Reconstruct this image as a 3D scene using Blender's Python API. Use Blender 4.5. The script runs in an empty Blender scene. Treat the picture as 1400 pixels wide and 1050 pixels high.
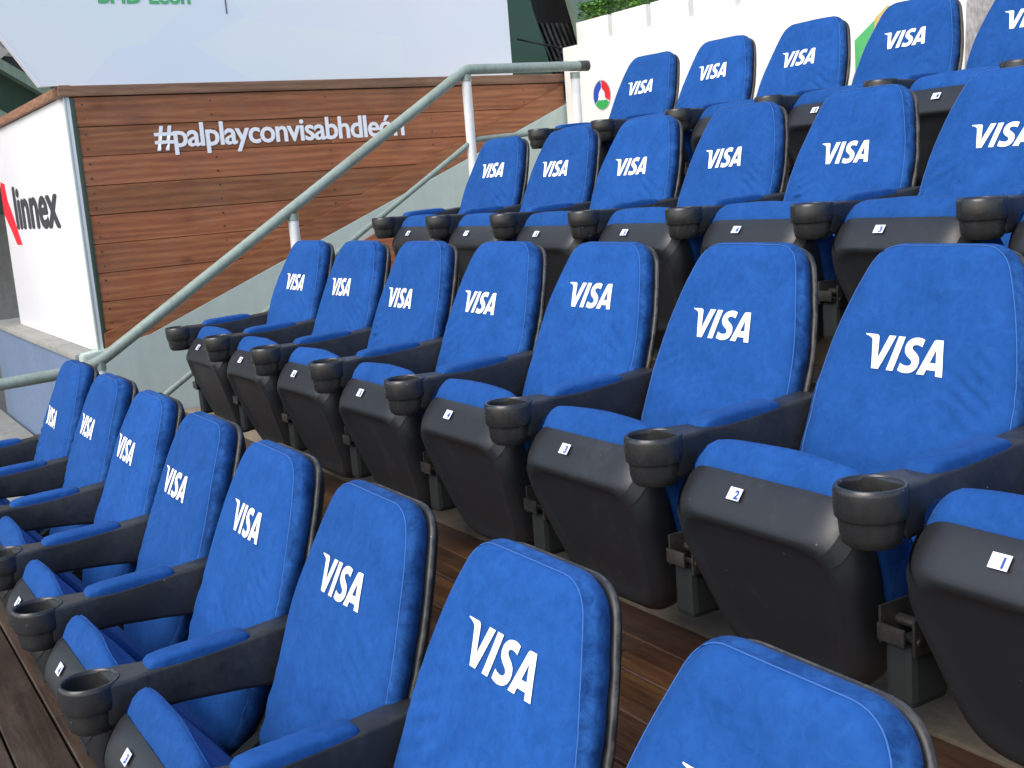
import bpy, bmesh, math, random
from mathutils import Vector, Matrix, noise

random.seed(7)
D = bpy.data
SC = bpy.context.scene
COL = SC.collection
PI = math.pi

# ------------------------------------------------------------------ camera
F_PX, PITCH, ROLL, YAW = 1605.0, 0.1712, -0.0782, 1.0297
CAM = Vector((4.921, -1.869, 0.360))
fw = Vector((-math.sin(YAW) * math.cos(PITCH), math.cos(YAW) * math.cos(PITCH), -math.sin(PITCH)))
rt = Vector((math.cos(YAW), math.sin(YAW), 0))
up = rt.cross(fw)
r2 = rt * math.cos(ROLL) + up * math.sin(ROLL)
u2 = -rt * math.sin(ROLL) + up * math.cos(ROLL)
cam = D.objects.new('camera', D.cameras.new('camera'))
COL.objects.link(cam)
M = Matrix((r2, u2, -fw)).transposed().to_4x4()
M.translation = CAM
cam.matrix_world = M
cam.data.sensor_width = 36
cam.data.lens = F_PX * 36 / 1400
cam.data.clip_start = 0.05
cam.data.clip_end = 500
SC.camera = cam

# ------------------------------------------------------------------ sky, sun, exposure
SUN_DIR = Vector((0.24, -1.0, 1.0)).normalized()      # towards the sun
el = math.asin(SUN_DIR.z)
az = math.atan2(SUN_DIR.x, SUN_DIR.y)
W = D.worlds.new('World'); SC.world = W; W.use_nodes = True
wn = W.node_tree.nodes; wl = W.node_tree.links
sky = wn.new('ShaderNodeTexSky'); sky.sky_type = 'NISHITA'; sky.sun_disc = False
sky.sun_elevation = el; sky.sun_rotation = az
sky.air_density = 1.0; sky.dust_density = 2.0; sky.ozone_density = 0.6
wl.new(sky.outputs[0], wn['Background'].inputs[0])
wn['Background'].inputs[1].default_value = 0.15
sun = D.objects.new('sun', D.lights.new('sun', 'SUN'))
COL.objects.link(sun)
sun.data.energy = 1.05
sun.data.angle = math.radians(42)
sun.data.color = (1.0, 0.96, 0.91)
sun.rotation_euler = (-SUN_DIR).to_track_quat('-Z', 'Y').to_euler()
vs = SC.view_settings
vs.view_transform = 'Standard'; vs.look = 'None'; vs.exposure = 1.0; vs.gamma = 1
vs.use_curve_mapping = False

# ------------------------------------------------------------------ materials
def mat(name, color, rough=0.6, metal=0.0):
    m = D.materials.new(name); m.use_nodes = True
    b = m.node_tree.nodes['Principled BSDF']
    b.inputs['Base Color'].default_value = (*color, 1)
    b.inputs['Roughness'].default_value = rough
    b.inputs['Metallic'].default_value = metal
    return m

class NT:
    def __init__(s, m):
        s.t = m.node_tree; s.b = s.t.nodes['Principled BSDF']
    def n(s, typ, **kw):
        nd = s.t.nodes.new(typ)
        for k, v in kw.items():
            if k.startswith('_'): setattr(nd, k[1:], v)
            else: nd.inputs[k.replace('_', ' ')].default_value = v
        return nd
    def l(s, a, b): s.t.links.new(a, b)
    def coords(s, scale=(1, 1, 1), perobj=True):
        tc = s.n('ShaderNodeTexCoord')
        oi = s.n('ShaderNodeObjectInfo')
        mp = s.n('ShaderNodeMapping'); mp.inputs['Scale'].default_value = scale
        s.l(tc.outputs['Object'], mp.inputs['Vector'])
        if perobj:
            m = s.n('ShaderNodeVectorMath', _operation='MULTIPLY_ADD')
            cx = s.n('ShaderNodeCombineXYZ')
            for i in range(3): s.l(oi.outputs['Random'], cx.inputs[i])
            s.l(cx.outputs[0], m.inputs[0]); m.inputs[1].default_value = (37, 51, 23)
            s.l(mp.outputs[0], m.inputs[2])
            return m.outputs[0], oi
        return mp.outputs[0], oi
    def noise(s, vec, scale, detail=4, rough=.55, dist=0):
        nd = s.n('ShaderNodeTexNoise'); nd.inputs['Scale'].default_value = scale
        nd.inputs['Detail'].default_value = detail; nd.inputs['Roughness'].default_value = rough
        nd.inputs['Distortion'].default_value = dist
        s.l(vec, nd.inputs['Vector']); return nd.outputs['Fac']
    def ramp(s, fac, stops):
        r = s.n('ShaderNodeValToRGB'); e = r.color_ramp.elements
        while len(e) < len(stops): e.new(0.5)
        for q, (p, c) in zip(e, stops):
            q.position = p; q.color = (*c, 1) if len(c) == 3 else c
        s.l(fac, r.inputs[0]); return r.outputs[0]
    def mix(s, fac, a, b, blend='MIX'):
        m = s.n('ShaderNodeMix', _data_type='RGBA', _blend_type=blend)
        for sock, v in ((m.inputs[0], fac), (m.inputs[6], a), (m.inputs[7], b)):
            if hasattr(v, 'node'): s.l(v, sock)
            elif isinstance(v, (int, float)): sock.default_value = v
            else: sock.default_value = (*v, 1)
        return m.outputs[2]
    def math(s, op, a, b=None):
        m = s.n('ShaderNodeMath', _operation=op)
        for i, v in enumerate((a, b)):
            if v is None: continue
            if hasattr(v, 'node'): s.l(v, m.inputs[i])
            else: m.inputs[i].default_value = v
        return m.outputs[0]
    def bump(s, h, strength=.3, dist=.01, prev=None):
        b = s.n('ShaderNodeBump'); b.inputs['Strength'].default_value = strength
        b.inputs['Distance'].default_value = dist
        s.l(h, b.inputs['Height'])
        if prev: s.l(prev, b.inputs['Normal'])
        return b.outputs[0]

def velvet(name, dark, light, blotch):
    m = mat(name, dark, .85); t = NT(m)
    v, oi = t.coords()
    n1 = t.noise(v, 9, 3, .5, 1.0)
    n2 = t.noise(v, 55, 5, .65, .6)
    n3 = t.noise(v, 420, 2, .5)
    f = t.math('ADD', t.math('MULTIPLY', n1, .45), t.math('MULTIPLY', n2, .55))
    c = t.ramp(f, [(.5 - blotch, dark), (.5 + blotch, light)])
    c = t.mix(t.math('MULTIPLY', t.math('SUBTRACT', n3, .5), .5), c, light)
    # a little difference of shade from cover to cover
    hs = t.n('ShaderNodeHueSaturation'); t.l(c, hs.inputs['Color'])
    t.l(t.math('ADD', t.math('MULTIPLY', oi.outputs['Random'], .16), .92), hs.inputs['Value'])
    t.l(hs.outputs[0], t.b.inputs['Base Color'])
    t.b.inputs['Sheen Weight'].default_value = .10
    t.b.inputs['Sheen Roughness'].default_value = .4
    t.b.inputs['Sheen Tint'].default_value = (.25, .45, 1, 1)
    t.b.inputs['Specular IOR Level'].default_value = .15
    b1 = t.bump(n1, .35, .012)
    b2 = t.bump(n2, .25, .0035, b1)
    b3 = t.bump(n3, .3, .0006, b2)
    t.l(b3, t.b.inputs['Normal'])
    return m
M_FAB = velvet('blue_velvet', (.0060, .052, .200), (.015, .086, .310), .20)
M_FAB2 = velvet('blue_crushed_velvet', (.004, .034, .135), (.018, .088, .29), .12)
M_FAB3 = velvet('blue_pad_cloth', (.006, .048, .185), (.014, .080, .285), .19)

def plastic(name, col, worn, rough=.42, amount=.62):
    m = mat(name, col, rough); t = NT(m)
    v, oi = t.coords()
    n1 = t.noise(v, 6, 5, .6)
    n2 = t.noise(v, 60, 6, .7)
    f = t.ramp(t.math('MULTIPLY', n1, t.math('ADD', n2, .5)), [(amount - .22, (0, 0, 0)), (amount + .15, (1, 1, 1))])
    c = t.mix(f, col, worn)
    sp = t.n('ShaderNodeTexVoronoi'); sp.inputs['Scale'].default_value = 26
    t.l(v, sp.inputs['Vector'])
    spf = t.ramp(sp.outputs['Distance'], [(.022, (1, 1, 1)), (.05, (0, 0, 0))])
    gate = t.ramp(t.noise(v, 11, 2), [(.53, (0, 0, 0)), (.56, (1, 1, 1))])
    c = t.mix(t.math('MULTIPLY', t.math('MULTIPLY', spf, gate), .7), c, (.42, .42, .40))
    t.l(c, t.b.inputs['Base Color'])
    t.l(t.math('ADD', t.math('MULTIPLY', n2, .28), rough - .12), t.b.inputs['Roughness'])
    t.l(t.bump(t.noise(v, 700, 2), .25, .0004), t.b.inputs['Normal'])
    return m
M_PLA = plastic('charcoal_plastic', (.0185, .0180, .0170), (.044, .045, .043), .38)
M_CUP = plastic('cup_plastic', (.020, .0205, .021), (.045, .046, .046), .24, .85)
M_SHELL = plastic('seat_shell_plastic', (.0145, .016, .0185), (.034, .038, .039), .40, .78)
M_RIM = mat('worn_grey_edge', (.16, .155, .14), .5)
t = NT(M_RIM); v, oi = t.coords(); t.l(t.ramp(t.noise(v, 22, 5, .7), [(.42, (.02, .02, .021)), (.70, (.12, .115, .10))]), t.b.inputs['Base Color'])
M_WHITE = mat('white_print', (.84, .85, .88), .7)
M_THREAD = mat('light_blue_thread', (.035, .13, .40), .7)
M_TAG = mat('white_tag', (.72, .76, .80), .4)
M_TAGBLUE = mat('tag_blue', (.02, .06, .30), .5)
M_BLACK = mat('black_inside', (.006, .006, .007), .7)
M_STEEL = plastic('dark_green_steel', (.006, .010, .009), (.008, .011, .010), .75, .6)
M_BRACKET = plastic('grey_bracket_steel', (.035, .034, .032), (.11, .10, .085), .4, .6)
M_BRACKET.node_tree.nodes['Principled BSDF'].inputs['Metallic'].default_value = .6

def painted(name, col, dirt, rough=.5, sc=3.0, amt=.5, bump=.1, perobj=True):
    m = mat(name, col, rough); t = NT(m)
    v, oi = t.coords(perobj=perobj)
    n1 = t.noise(v, sc, 6, .65); n2 = t.noise(v, sc * 14, 4, .6)
    v3, _ = t.coords((7, 7, .6), perobj)
    n3 = t.noise(v3, sc * 1.3, 4, .6)
    f = t.ramp(t.math('ADD', t.math('MULTIPLY', n1, .45), t.math('ADD', t.math('MULTIPLY', n2, .2), t.math('MULTIPLY', n3, .35))), [(.44, (0, 0, 0)), (.66, (1, 1, 1))])
    t.l(t.mix(t.math('MULTIPLY', f, amt), col, dirt), t.b.inputs['Base Color'])
    t.l(t.math('ADD', t.math('MULTIPLY', n2, .2), rough - .1), t.b.inputs['Roughness'])
    t.l(t.bump(n2, bump, .004), t.b.inputs['Normal'])
    return m
M_RAIL = painted('grey_green_rail_paint', (.27, .335, .29), (.17, .185, .14), .34, 5, .8)
M_POST = painted('white_post_paint', (.82, .82, .80), (.5, .5, .47), .45, 6, .5)
M_PARAPET = painted('grey_green_wall_paint', (.44, .52, .48), (.33, .39, .355), .6, 1.2, .6, .25)
M_BLUEGREY = painted('blue_grey_wall_paint', (.13, .185, .29), (.10, .13, .18), .6, 1.5, .7, .3)
M_CONC = painted('beige_concrete', (.24, .195, .135), (.13, .105, .075), .85, 2.2, .9, .6)
M_CONCGREY = painted('grey_concrete', (.30, .30, .27), (.17, .175, .155), .85, 1.6, .9, .6)
M_BOARD = painted('white_board', (.82, .82, .84), (.70, .71, .74), .35, .8, .4, .05)
M_WALLW = painted('white_back_wall', (.76, .755, .70), (.60, .60, .54), .6, 1.1, .35, .2)
M_GREEN = painted('dark_green_steelwork', (.022, .055, .032), (.05, .07, .045), .5, 2, .7)
M_GREEN2 = painted('mid_green_plate', (.035, .085, .05), (.05, .09, .055), .5, 2, .7)
M_GREENL = painted('pale_green_steelwork', (.20, .27, .20), (.10, .13, .10), .5, 3, .7)
M_CREAM = painted('cream_cladding', (.55, .50, .42), (.4, .36, .3), .6, 3, .5)
M_DARK = painted('dark_corrugated', (.035, .030, .028), (.075, .06, .05), .5, 3, .8)
M_GROUND = painted('dark_concrete_ground', (.07, .07, .065), (.045, .05, .045), .9, .5, .8)
M_GREYSTRIP = mat('joint_grey', (.45, .46, .47), .6)

def wood(name, c0, c1, c2, rough=.55, axis='Y', scale=1.0, wet=.22):
    m = mat(name, c1, rough); t = NT(m)
    s = {'X': (.8, 9, 9), 'Y': (9, .8, 9)}[axis]
    v, oi = t.coords(tuple(q * scale for q in s))
    g = t.noise(v, 1.6, 6, .65, 2.2)
    g2 = t.noise(v, 9, 4, .7, .6)
    vk, _ = t.coords(tuple((2.2 if q < 1 else 6.0) * 1 for q in s))
    kn = t.n('ShaderNodeTexVoronoi'); kn.inputs['Scale'].default_value = .9; t.l(vk, kn.inputs['Vector'])
    knot = t.ramp(kn.outputs['Distance'], [(.05, (1, 1, 1)), (.13, (0, 0, 0))])
    w = t.n('ShaderNodeTexWave', _wave_type='BANDS'); w.inputs['Scale'].default_value = .9
    w.bands_direction = 'Z'
    w.inputs['Distortion'].default_value = 9; w.inputs['Detail'].default_value = 3; w.inputs['Detail Scale'].default_value = .8
    t.l(v, w.inputs['Vector'])
    f = t.math('ADD', t.math('MULTIPLY', g, .55), t.math('ADD', t.math('MULTIPLY', g2, .3), t.math('MULTIPLY', w.outputs['Fac'], .15)))
    c = t.ramp(f, [(.33, c0), (.5, c1), (.68, c2)])
    c = t.mix(t.math('MULTIPLY', knot, .7), c, tuple(q * .35 for q in c0))
    hs = t.n('ShaderNodeHueSaturation'); t.l(c, hs.inputs['Color'])
    t.l(t.math('ADD', t.math('MULTIPLY', oi.outputs['Random'], .45), .76), hs.inputs['Value'])
    t.l(t.math('ADD', t.math('MULTIPLY', oi.outputs['Random'], -.008), .504), hs.inputs['Hue'])
    tcg = t.n('ShaderNodeNewGeometry')
    dn = t.noise(tcg.outputs['Position'], 5.5, 7, .7, .4)
    cd = t.mix(t.math('MULTIPLY', t.ramp(dn, [(.48, (0, 0, 0)), (.72, (1, 1, 1))]), wet), hs.outputs[0], (.17, .14, .11))
    dn2 = t.noise(tcg.outputs['Position'], 2.3, 5, .6, .2)
    cd = t.mix(t.math('MULTIPLY', t.ramp(dn2, [(.50, (0, 0, 0)), (.75, (1, 1, 1))]), .45), cd, tuple(q * .5 for q in c0))
    t.l(cd, t.b.inputs['Base Color'])
    t.l(t.math('ADD', t.math('MULTIPLY', g2, .3), rough - .15), t.b.inputs['Roughness'])
    t.l(t.bump(f, .5, .004), t.b.inputs['Normal'])
    return m
M_WOODW = wood('red_brown_wall_planks', (.20, .064, .023), (.285, .098, .035), (.375, .152, .062), .55, 'Y')
M_WOODT = wood('brown_trim_wood', (.15, .068, .035), (.24, .12, .066), (.33, .19, .11), .6, 'Y')
M_DECK = wood('dark_deck_planks', (.028, .017, .011), (.052, .032, .021), (.085, .055, .036), .5, 'X')
M_DECKR = wood('red_deck_planks', (.030, .014, .007), (.075, .035, .015), (.15, .072, .030), .42, 'X')

# ------------------------------------------------------------------ helpers
def link(o, parent=None):
    COL.objects.link(o)
    if parent: o.parent = parent
    return o
def mk(name, bm, mats, parent=None, smooth=True, angle=40):
    bmesh.ops.recalc_face_normals(bm, faces=bm.faces)
    me = D.meshes.new(name); bm.to_mesh(me); bm.free()
    for m_ in (mats if isinstance(mats, (list, tuple)) else [mats]): me.materials.append(m_)
    if smooth:
        me.shade_smooth()
        me.set_sharp_from_angle(angle=math.radians(angle))
    return link(D.objects.new(name, me), parent)
def empty(name, loc=(0, 0, 0)):
    o = D.objects.new(name, None); o.location = loc; o.empty_display_size = .1
    COL.objects.link(o); return o
def tag(o, label, cat, group=None):
    o['label'] = label; o['category'] = cat
    if group: o['group'] = group
    return o
def struct(o): o['kind'] = 'structure'; return o
def box(bm, x0, x1, y0, y1, z0, z1, bev=0.0, mi=0, segs=2):
    vs_ = [bm.verts.new((x, y, z)) for x in (x0, x1) for y in (y0, y1) for z in (z0, z1)]
    idx = [(0, 1, 3, 2), (4, 6, 7, 5), (0, 4, 5, 1), (2, 3, 7, 6), (0, 2, 6, 4), (1, 5, 7, 3)]
    fs = [bm.faces.new([vs_[i] for i in f]) for f in idx]
    for f in fs: f.material_index = mi
    if bev:
        es = list({e for f in fs for e in f.edges})
        r = bmesh.ops.bevel(bm, geom=es, offset=bev, segments=segs, profile=.6, affect='EDGES')
        for f in r['faces']: f.material_index = mi
    return vs_
def prism(bm, pts, axis, a0, a1, mi=0):
    """closed polygon pts (2-D) extruded along axis"""
    def P3(p, a):
        if axis == 'x': return (a, p[0], p[1])
        if axis == 'y': return (p[0], a, p[1])
        return (p[0], p[1], a)
    A = [bm.verts.new(P3(p, a0)) for p in pts]; B = [bm.verts.new(P3(p, a1)) for p in pts]
    n = len(pts)
    fs = [bm.faces.new(A), bm.faces.new(B[::-1])]
    for i in range(n): fs.append(bm.faces.new((A[i], B[i], B[(i + 1) % n], A[(i + 1) % n])))
    for f in fs: f.material_index = mi
    return fs
def loft(bm, rings, cap0=True, cap1=True, mi=0, cyclic=True):
    R = [[bm.verts.new(p) for p in r] for r in rings]
    n = len(R[0])
    for a, b in zip(R, R[1:]):
        for i in range(n if cyclic else n - 1):
            f = bm.faces.new((a[i], a[(i + 1) % n], b[(i + 1) % n], b[i])); f.material_index = mi
    if cap0: bm.faces.new(R[0][::-1]).material_index = mi
    if cap1: bm.faces.new(R[-1]).material_index = mi
    return R
def tube(bm, pts, r, n=12, mi=0):
    pts = [Vector(p) for p in pts]; rings = []
    for i, p in enumerate(pts):
        a = pts[max(i - 1, 0)]; b = pts[min(i + 1, len(pts) - 1)]
        d = (b - a).normalized()
        ref = Vector((1, 0, 0)) if abs(d.x) < .8 else Vector((0, 0, 1))
        s = d.cross(ref).normalized(); q = s.cross(d)
        rings.append([p + s * math.cos(2 * PI * k / n) * r + q * math.sin(2 * PI * k / n) * r for k in range(n)])
    loft(bm, rings, mi=mi)
def bend(p0, p1, p2, d=.08, n=6):
    """rounded corner at p1"""
    p0, p1, p2 = map(Vector, (p0, p1, p2))
    a = p1 + (p0 - p1).normalized() * d; b = p1 + (p2 - p1).normalized() * d
    return [(1 - t_) ** 2 * a + 2 * t_ * (1 - t_) * p1 + t_ * t_ * b for t_ in [i / n for i in range(n + 1)]]

def text_bm(s, size, bold=0.0, align='CENTER', shear=0.0, spacing=1.0, resolution=4):
    """flat lettering in the XZ plane as a bmesh; the text object itself is discarded"""
    cu = D.curves.new('lettering', 'FONT'); cu.body = s; cu.size = size; cu.offset = bold
    cu.align_x = align; cu.shear = shear; cu.space_character = spacing; cu.resolution_u = resolution
    o = D.objects.new('lettering', cu); COL.objects.link(o)
    bpy.context.view_layer.update()
    dg = bpy.context.evaluated_depsgraph_get()
    me = D.meshes.new_from_object(o.evaluated_get(dg))
    bm = bmesh.new(); bm.from_mesh(me)
    D.objects.remove(o); D.meshes.remove(me)
    for v_ in bm.verts: v_.co = Vector((v_.co.x, 0, v_.co.y))
    return bm
def embolden(bm, dx, dy):
    """overlay shifted copies of the glyphs, each a hair behind the first"""
    g0 = bm.verts[:] + bm.edges[:] + bm.faces[:]
    for k, (ox, oz) in enumerate(((-dx, 0), (dx, 0), (0, dx * .6), (0, -dx * .6))):
        r = bmesh.ops.duplicate(bm, geom=g0)
        for g in r['geom']:
            if isinstance(g, bmesh.types.BMVert): g.co += Vector((ox, dy * (k + 1), oz))
    return bm
def fill_paths(paths):
    cu = D.curves.new('lettering', 'CURVE'); cu.dimensions = '2D'; cu.fill_mode = 'BOTH'
    for p in paths:
        sp = cu.splines.new('POLY'); sp.points.add(len(p) - 1); sp.use_cyclic_u = True
        for q, (x, y) in zip(sp.points, p): q.co = (x, y, 0, 1)
    o = D.objects.new('lettering', cu); COL.objects.link(o)
    bpy.context.view_layer.update()
    me = D.meshes.new_from_object(o.evaluated_get(bpy.context.evaluated_depsgraph_get()))
    bm = bmesh.new(); bm.from_mesh(me)
    D.objects.remove(o); D.meshes.remove(me)
    return bm

# ------------------------------------------------------------------ logo outlines (1000 units wide)
def path(start, segs):
    x, y = start; out = [(x, y)]
    for s in segs:
        k = s[0]
        if k == 'l': x += s[1]; y += s[2]; out.append((x, y))
        elif k == 'L': x, y = s[1], s[2]; out.append((x, y))
        elif k == 'c':
            a = (x + s[1], y + s[2]); b = (x + s[3], y + s[4]); e = (x + s[5], y + s[6])
            for i in range(1, 6):
                u = i / 5; w = 1 - u
                out.append((w**3 * x + 3 * w * w * u * a[0] + 3 * w * u * u * b[0] + u**3 * e[0],
                            w**3 * y + 3 * w * w * u * a[1] + 3 * w * u * u * b[1] + u**3 * e[1]))
            x, y = e
    return out
LOGO = [
    path((651.19, .5), [('c', -70.93, 0, -134.32, 36.77, -134.32, 104.69), ('c', 0, 77.9, 112.42, 83.28, 112.42, 122.42),
        ('c', 0, 16.48, -18.88, 31.23, -51.14, 31.23), ('c', -45.77, 0, -79.98, -20.61, -79.98, -20.61), ('l', -14.64, 68.55),
        ('c', 0, 0, 39.41, 17.41, 91.73, 17.41), ('c', 77.55, 0, 138.58, -38.57, 138.58, -107.66),
        ('c', 0, -82.32, -112.89, -87.54, -112.89, -123.86), ('c', 0, -12.91, 15.5, -27.05, 47.66, -27.05),
        ('c', 36.29, 0, 65.89, 14.99, 65.89, 14.99), ('l', 14.33, -66.2), ('c', -30, -10, -50, -13.9, -76, -13.9)]),
    path((2.22, 5.5), [('L', .5, 15.49), ('c', 0, 0, 29.84, 5.46, 56.72, 16.36), ('c', 34.61, 12.49, 37.07, 19.77, 42.9, 42.35),
        ('l', 63.51, 244.83), ('l', 85.14, 0), ('L', 379.93, 5.5), ('l', -84.94, 0), ('l', -84.28, 213.17), ('l', -34.39, -180.7),
        ('c', -3.15, -20.68, -19.13, -32.48, -38.68, -32.48)]),
    [(414.07, 5.5), (347.43, 319), (428.4, 319), (494.84, 5.5)],
    path((865.86, 5.5), [('c', -19.53, 0, -29.88, 10.46, -37.47, 28.73), ('l', -118.67, 284.8), ('l', 84.94, 0), ('l', 16.43, -47.47),
        ('l', 103.48, 0), ('l', 9.99, 47.47), ('l', 74.95, 0), ('L', 934.15, 5.5)]),
    [(876.9, 90.2), (902.08, 207.85), (834.63, 207.85)],
]
def clean(p):
    out = []
    for q in p:
        if not out or (abs(q[0] - out[-1][0]) + abs(q[1] - out[-1][1])) > .5: out.append(q)
    if abs(out[0][0] - out[-1][0]) + abs(out[0][1] - out[-1][1]) < .5: out.pop()
    return out
LOGO_W = 0.212
LOGO = [[((x - 500) / 1000 * LOGO_W, (162 - y) / 1000 * LOGO_W * 1.06) for x, y in clean(p)] for p in LOGO]

# ------------------------------------------------------------------ the chair
P = 0.56                         # seat spacing
LEAN = math.radians(22.8)
BU = Vector((0, math.sin(LEAN), math.cos(LEAN)))      # up along the backrest
BN = Vector((0, -math.cos(LEAN), math.sin(LEAN)))     # out of its front
BO = Vector((.009, 0.003, 0.78))

def rounded_outline(ctrl, n):
    """closed outline from right-hand half profile ctrl [(u, v, radius)], bottom to top, mirrored; resampled to n points"""
    pts = [(u, v_, r) for u, v_, r in ctrl] + [(-u, v_, r) for u, v_, r in reversed(ctrl)]
    dense = []
    m = len(pts)
    for i in range(m):
        p0 = Vector(pts[i - 1][:2]); p1 = Vector(pts[i][:2]); p2 = Vector(pts[(i + 1) % m][:2]); r = pts[i][2]
        a = p1 + (p0 - p1).normalized() * r; b = p1 + (p2 - p1).normalized() * r
        for k in range(13):
            t_ = k / 12
            dense.append((1 - t_) ** 2 * a + 2 * t_ * (1 - t_) * p1 + t_ * t_ * b)
    L = [0]
    for i in range(len(dense)): L.append(L[-1] + (dense[(i + 1) % len(dense)] - dense[i]).length)
    out = []; j = 0
    for i in range(n):
        s = L[-1] * i / n
        while L[j + 1] < s: j += 1
        f = (s - L[j]) / max(L[j + 1] - L[j], 1e-9)
        out.append(dense[j].lerp(dense[(j + 1) % len(dense)], f))
    return out
def inset(out, d):
    """move every outline point inwards by d along the local normal"""
    n = len(out); r = []
    for i in range(n):
        t_ = (out[(i + 1) % n] - out[i - 1]).normalized()
        r.append(out[i] + Vector((-t_.y, t_.x)) * d)
    return r
BACK = rounded_outline([(.140, -.50, .06), (.222, -.42, .06), (.244, -.28, .06), (.247, -.075, .10), (.194, .095, .06), (.152, .193, .056)], 160)
BC = Vector((0, -.12))

def fbm(x, y, z): return noise.fractal(Vector((x, y, z)), 1.0, 2.0, 4)
def back_w(u, v, seed):
    """height of the cover's front above the backrest plane (0 = logo plane)"""
    hw = .25
    w = -.006 + .010 * (1 - (u / hw) ** 2) + .004 * math.sin((v + .1) * 9)
    w += .007 * noise.noise(Vector((u * 5, v * 5, seed * 7.3)))
    # pulled creases fanning in from the lower sides
    for sd, c0_, ang, v0 in ((1, 2.3, .55, -.10), (-1, 5.1, .45, -.14)):
        e = max(0, min(1, (u * sd - .07) / .12)); e = e * e * (3 - 2 * e)
        q_ = max(0, min(1, (abs(u) - .165) / .06)); e *= 1 - .85 * q_ * q_ * (3 - 2 * q_)
        win = math.exp(-((v - v0 - .03 * math.sin(seed * 2.1)) / .075) ** 2)
        ph = (v * math.cos(ang) + u * sd * math.sin(ang)) * (190 + 26 * math.sin(seed * 1.7 + sd)) + seed * c0_
        ph += 1.6 * noise.noise(Vector((u * 14, v * 14, seed * 3.3)))
        w += .0052 * e * win * (math.sin(ph) + .45 * math.sin(ph * 1.9 + 1)) * (.6 + .6 * math.sin(seed * 3.7 + sd * 1.3))
    # slack ripples over the lower cushion
    k = max(0, min(1, (-.14 - v) / .12))
    w += .0055 * k * noise.noise(Vector((u * 7, v * 30, seed * 4.1)))
    return w
def bpt(u, v, w): return BO + Vector((u, 0, 0)) + BU * v + BN * w
def make_back_cushion(seed):
    bm = bmesh.new(); rings = []
    n = len(BACK)
    rear = .064
    def wob(i, a): return 1.7 * a * noise.noise(Vector((BACK[i].x * 9, BACK[i].y * 9, seed * 5 + 3)))
    def cre(i, a):
        return a * noise.noise(Vector((i * .55, seed * 9.1, .3))) * (1.0 if BACK[i].y < .12 else .6)
    # gusset from rear lip to the seam
    prof = [(.018, -rear), (.006, -rear + .003), (.001, -rear + .012), (-.002, -.048), (-.004, -.040), (-.004, -.033), (-.002, -.026), (.003, -.022)]
    for j, (d, w) in enumerate(prof):
        o = inset(BACK, d)
        mid = 1 - abs(j - 3.5) / 4
        rings.append([bpt(o[i].x * (1 + wob(i, .012)) + cre(i, .006 * mid) * (1 if o[i].x > 0 else -1), o[i].y, w) for i in range(n)])
    # stitched seam: little groove, then the front
    for d, dw in [(.0065, -.0150), (.0085, -.0160), (.0105, -.0128), (.017, -.0080), (.026, -.0040), (.036, -.0012), (.045, 0)]:
        o = inset(BACK, d)
        rings.append([bpt(o[i].x, o[i].y, back_w(o[i].x, o[i].y, seed) + dw) for i in range(n)])
    base = inset(BACK, .045)
    for k in range(1, 22):
        s = 1 - k / 22
        rings.append([(lambda q: bpt(q.x, q.y, back_w(q.x, q.y, seed)))(BC + (base[i] - BC) * s) for i in range(n)])
    R = loft(bm, rings, cap0=False, cap1=False)
    c = bm.verts.new(bpt(BC.x, BC.y, back_w(BC.x, BC.y, seed)))
    for i in range(n): bm.faces.new((R[-1][i], R[-1][(i + 1) % n], c))
    bm.verts.index_update()
    for f in bm.faces: f.material_index = 0
    # crushed velvet on the side strips
    nf = 0
    for j in range(len(prof)):
        for i in range(n): bm.faces.ensure_lookup_table()
    fl = list(bm.faces)
    for k, f in enumerate(fl):
        if k < len(prof) * n: f.material_index = 1
    return bm
def make_seam():
    bm = bmesh.new(); o = inset(BACK, .0085); n = len(o)
    rings = []
    for i in range(n):
        if o[i].y < -.36: continue
        p = bpt(o[i].x, o[i].y, back_w(o[i].x, o[i].y, 1) - .0035)
        rings.append(p)
    return bm, rings
def make_back_shell():
    bm = bmesh.new(); rings = []
    for d, w in [(.03, -.060), (.004, -.063), (-.002, -.065), (-.0042, -.068), (-.0035, -.073), (.0, -.079), (.014, -.090), (.04, -.106), (.075, -.118)]:
        o = inset(BACK, d); rings.append([bpt(q.x, q.y, w) for q in o])
    base = inset(BACK, .07)
    rings.append([bpt(*(BC + (q - BC) * .5), -.127) for q in base])
    rings.append([bpt(*(BC + (q - BC) * .05), -.128) for q in base])
    loft(bm, rings)
    bm.faces.ensure_lookup_table(); n = len(BACK)
    for k, f in enumerate(bm.faces):
        if n * 2 <= k < n * 4: f.material_index = 1
    return bm
def logo_on(u0, v0, seed, rot=0.0):
    bm = fill_paths(LOGO)
    for i in range(-5, 6):
        bmesh.ops.bisect_plane(bm, geom=bm.verts[:] + bm.edges[:] + bm.faces[:], plane_co=(i * .02, 0, 0), plane_no=(1, 0, 0))
    for i in (-1, 0, 1):
        bmesh.ops.bisect_plane(bm, geom=bm.verts[:] + bm.edges[:] + bm.faces[:], plane_co=(0, i * .018, 0), plane_no=(0, 1, 0))
    bmesh.ops.triangulate(bm, faces=bm.faces[:])
    c, s = math.cos(rot), math.sin(rot)
    for v_ in bm.verts:
        u = u0 + v_.co.x * c - v_.co.y * s; w_ = v0 + v_.co.x * s + v_.co.y * c
        v_.co = bpt(u, w_, back_w(u, w_, seed) + .0022)
    return bm

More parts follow.
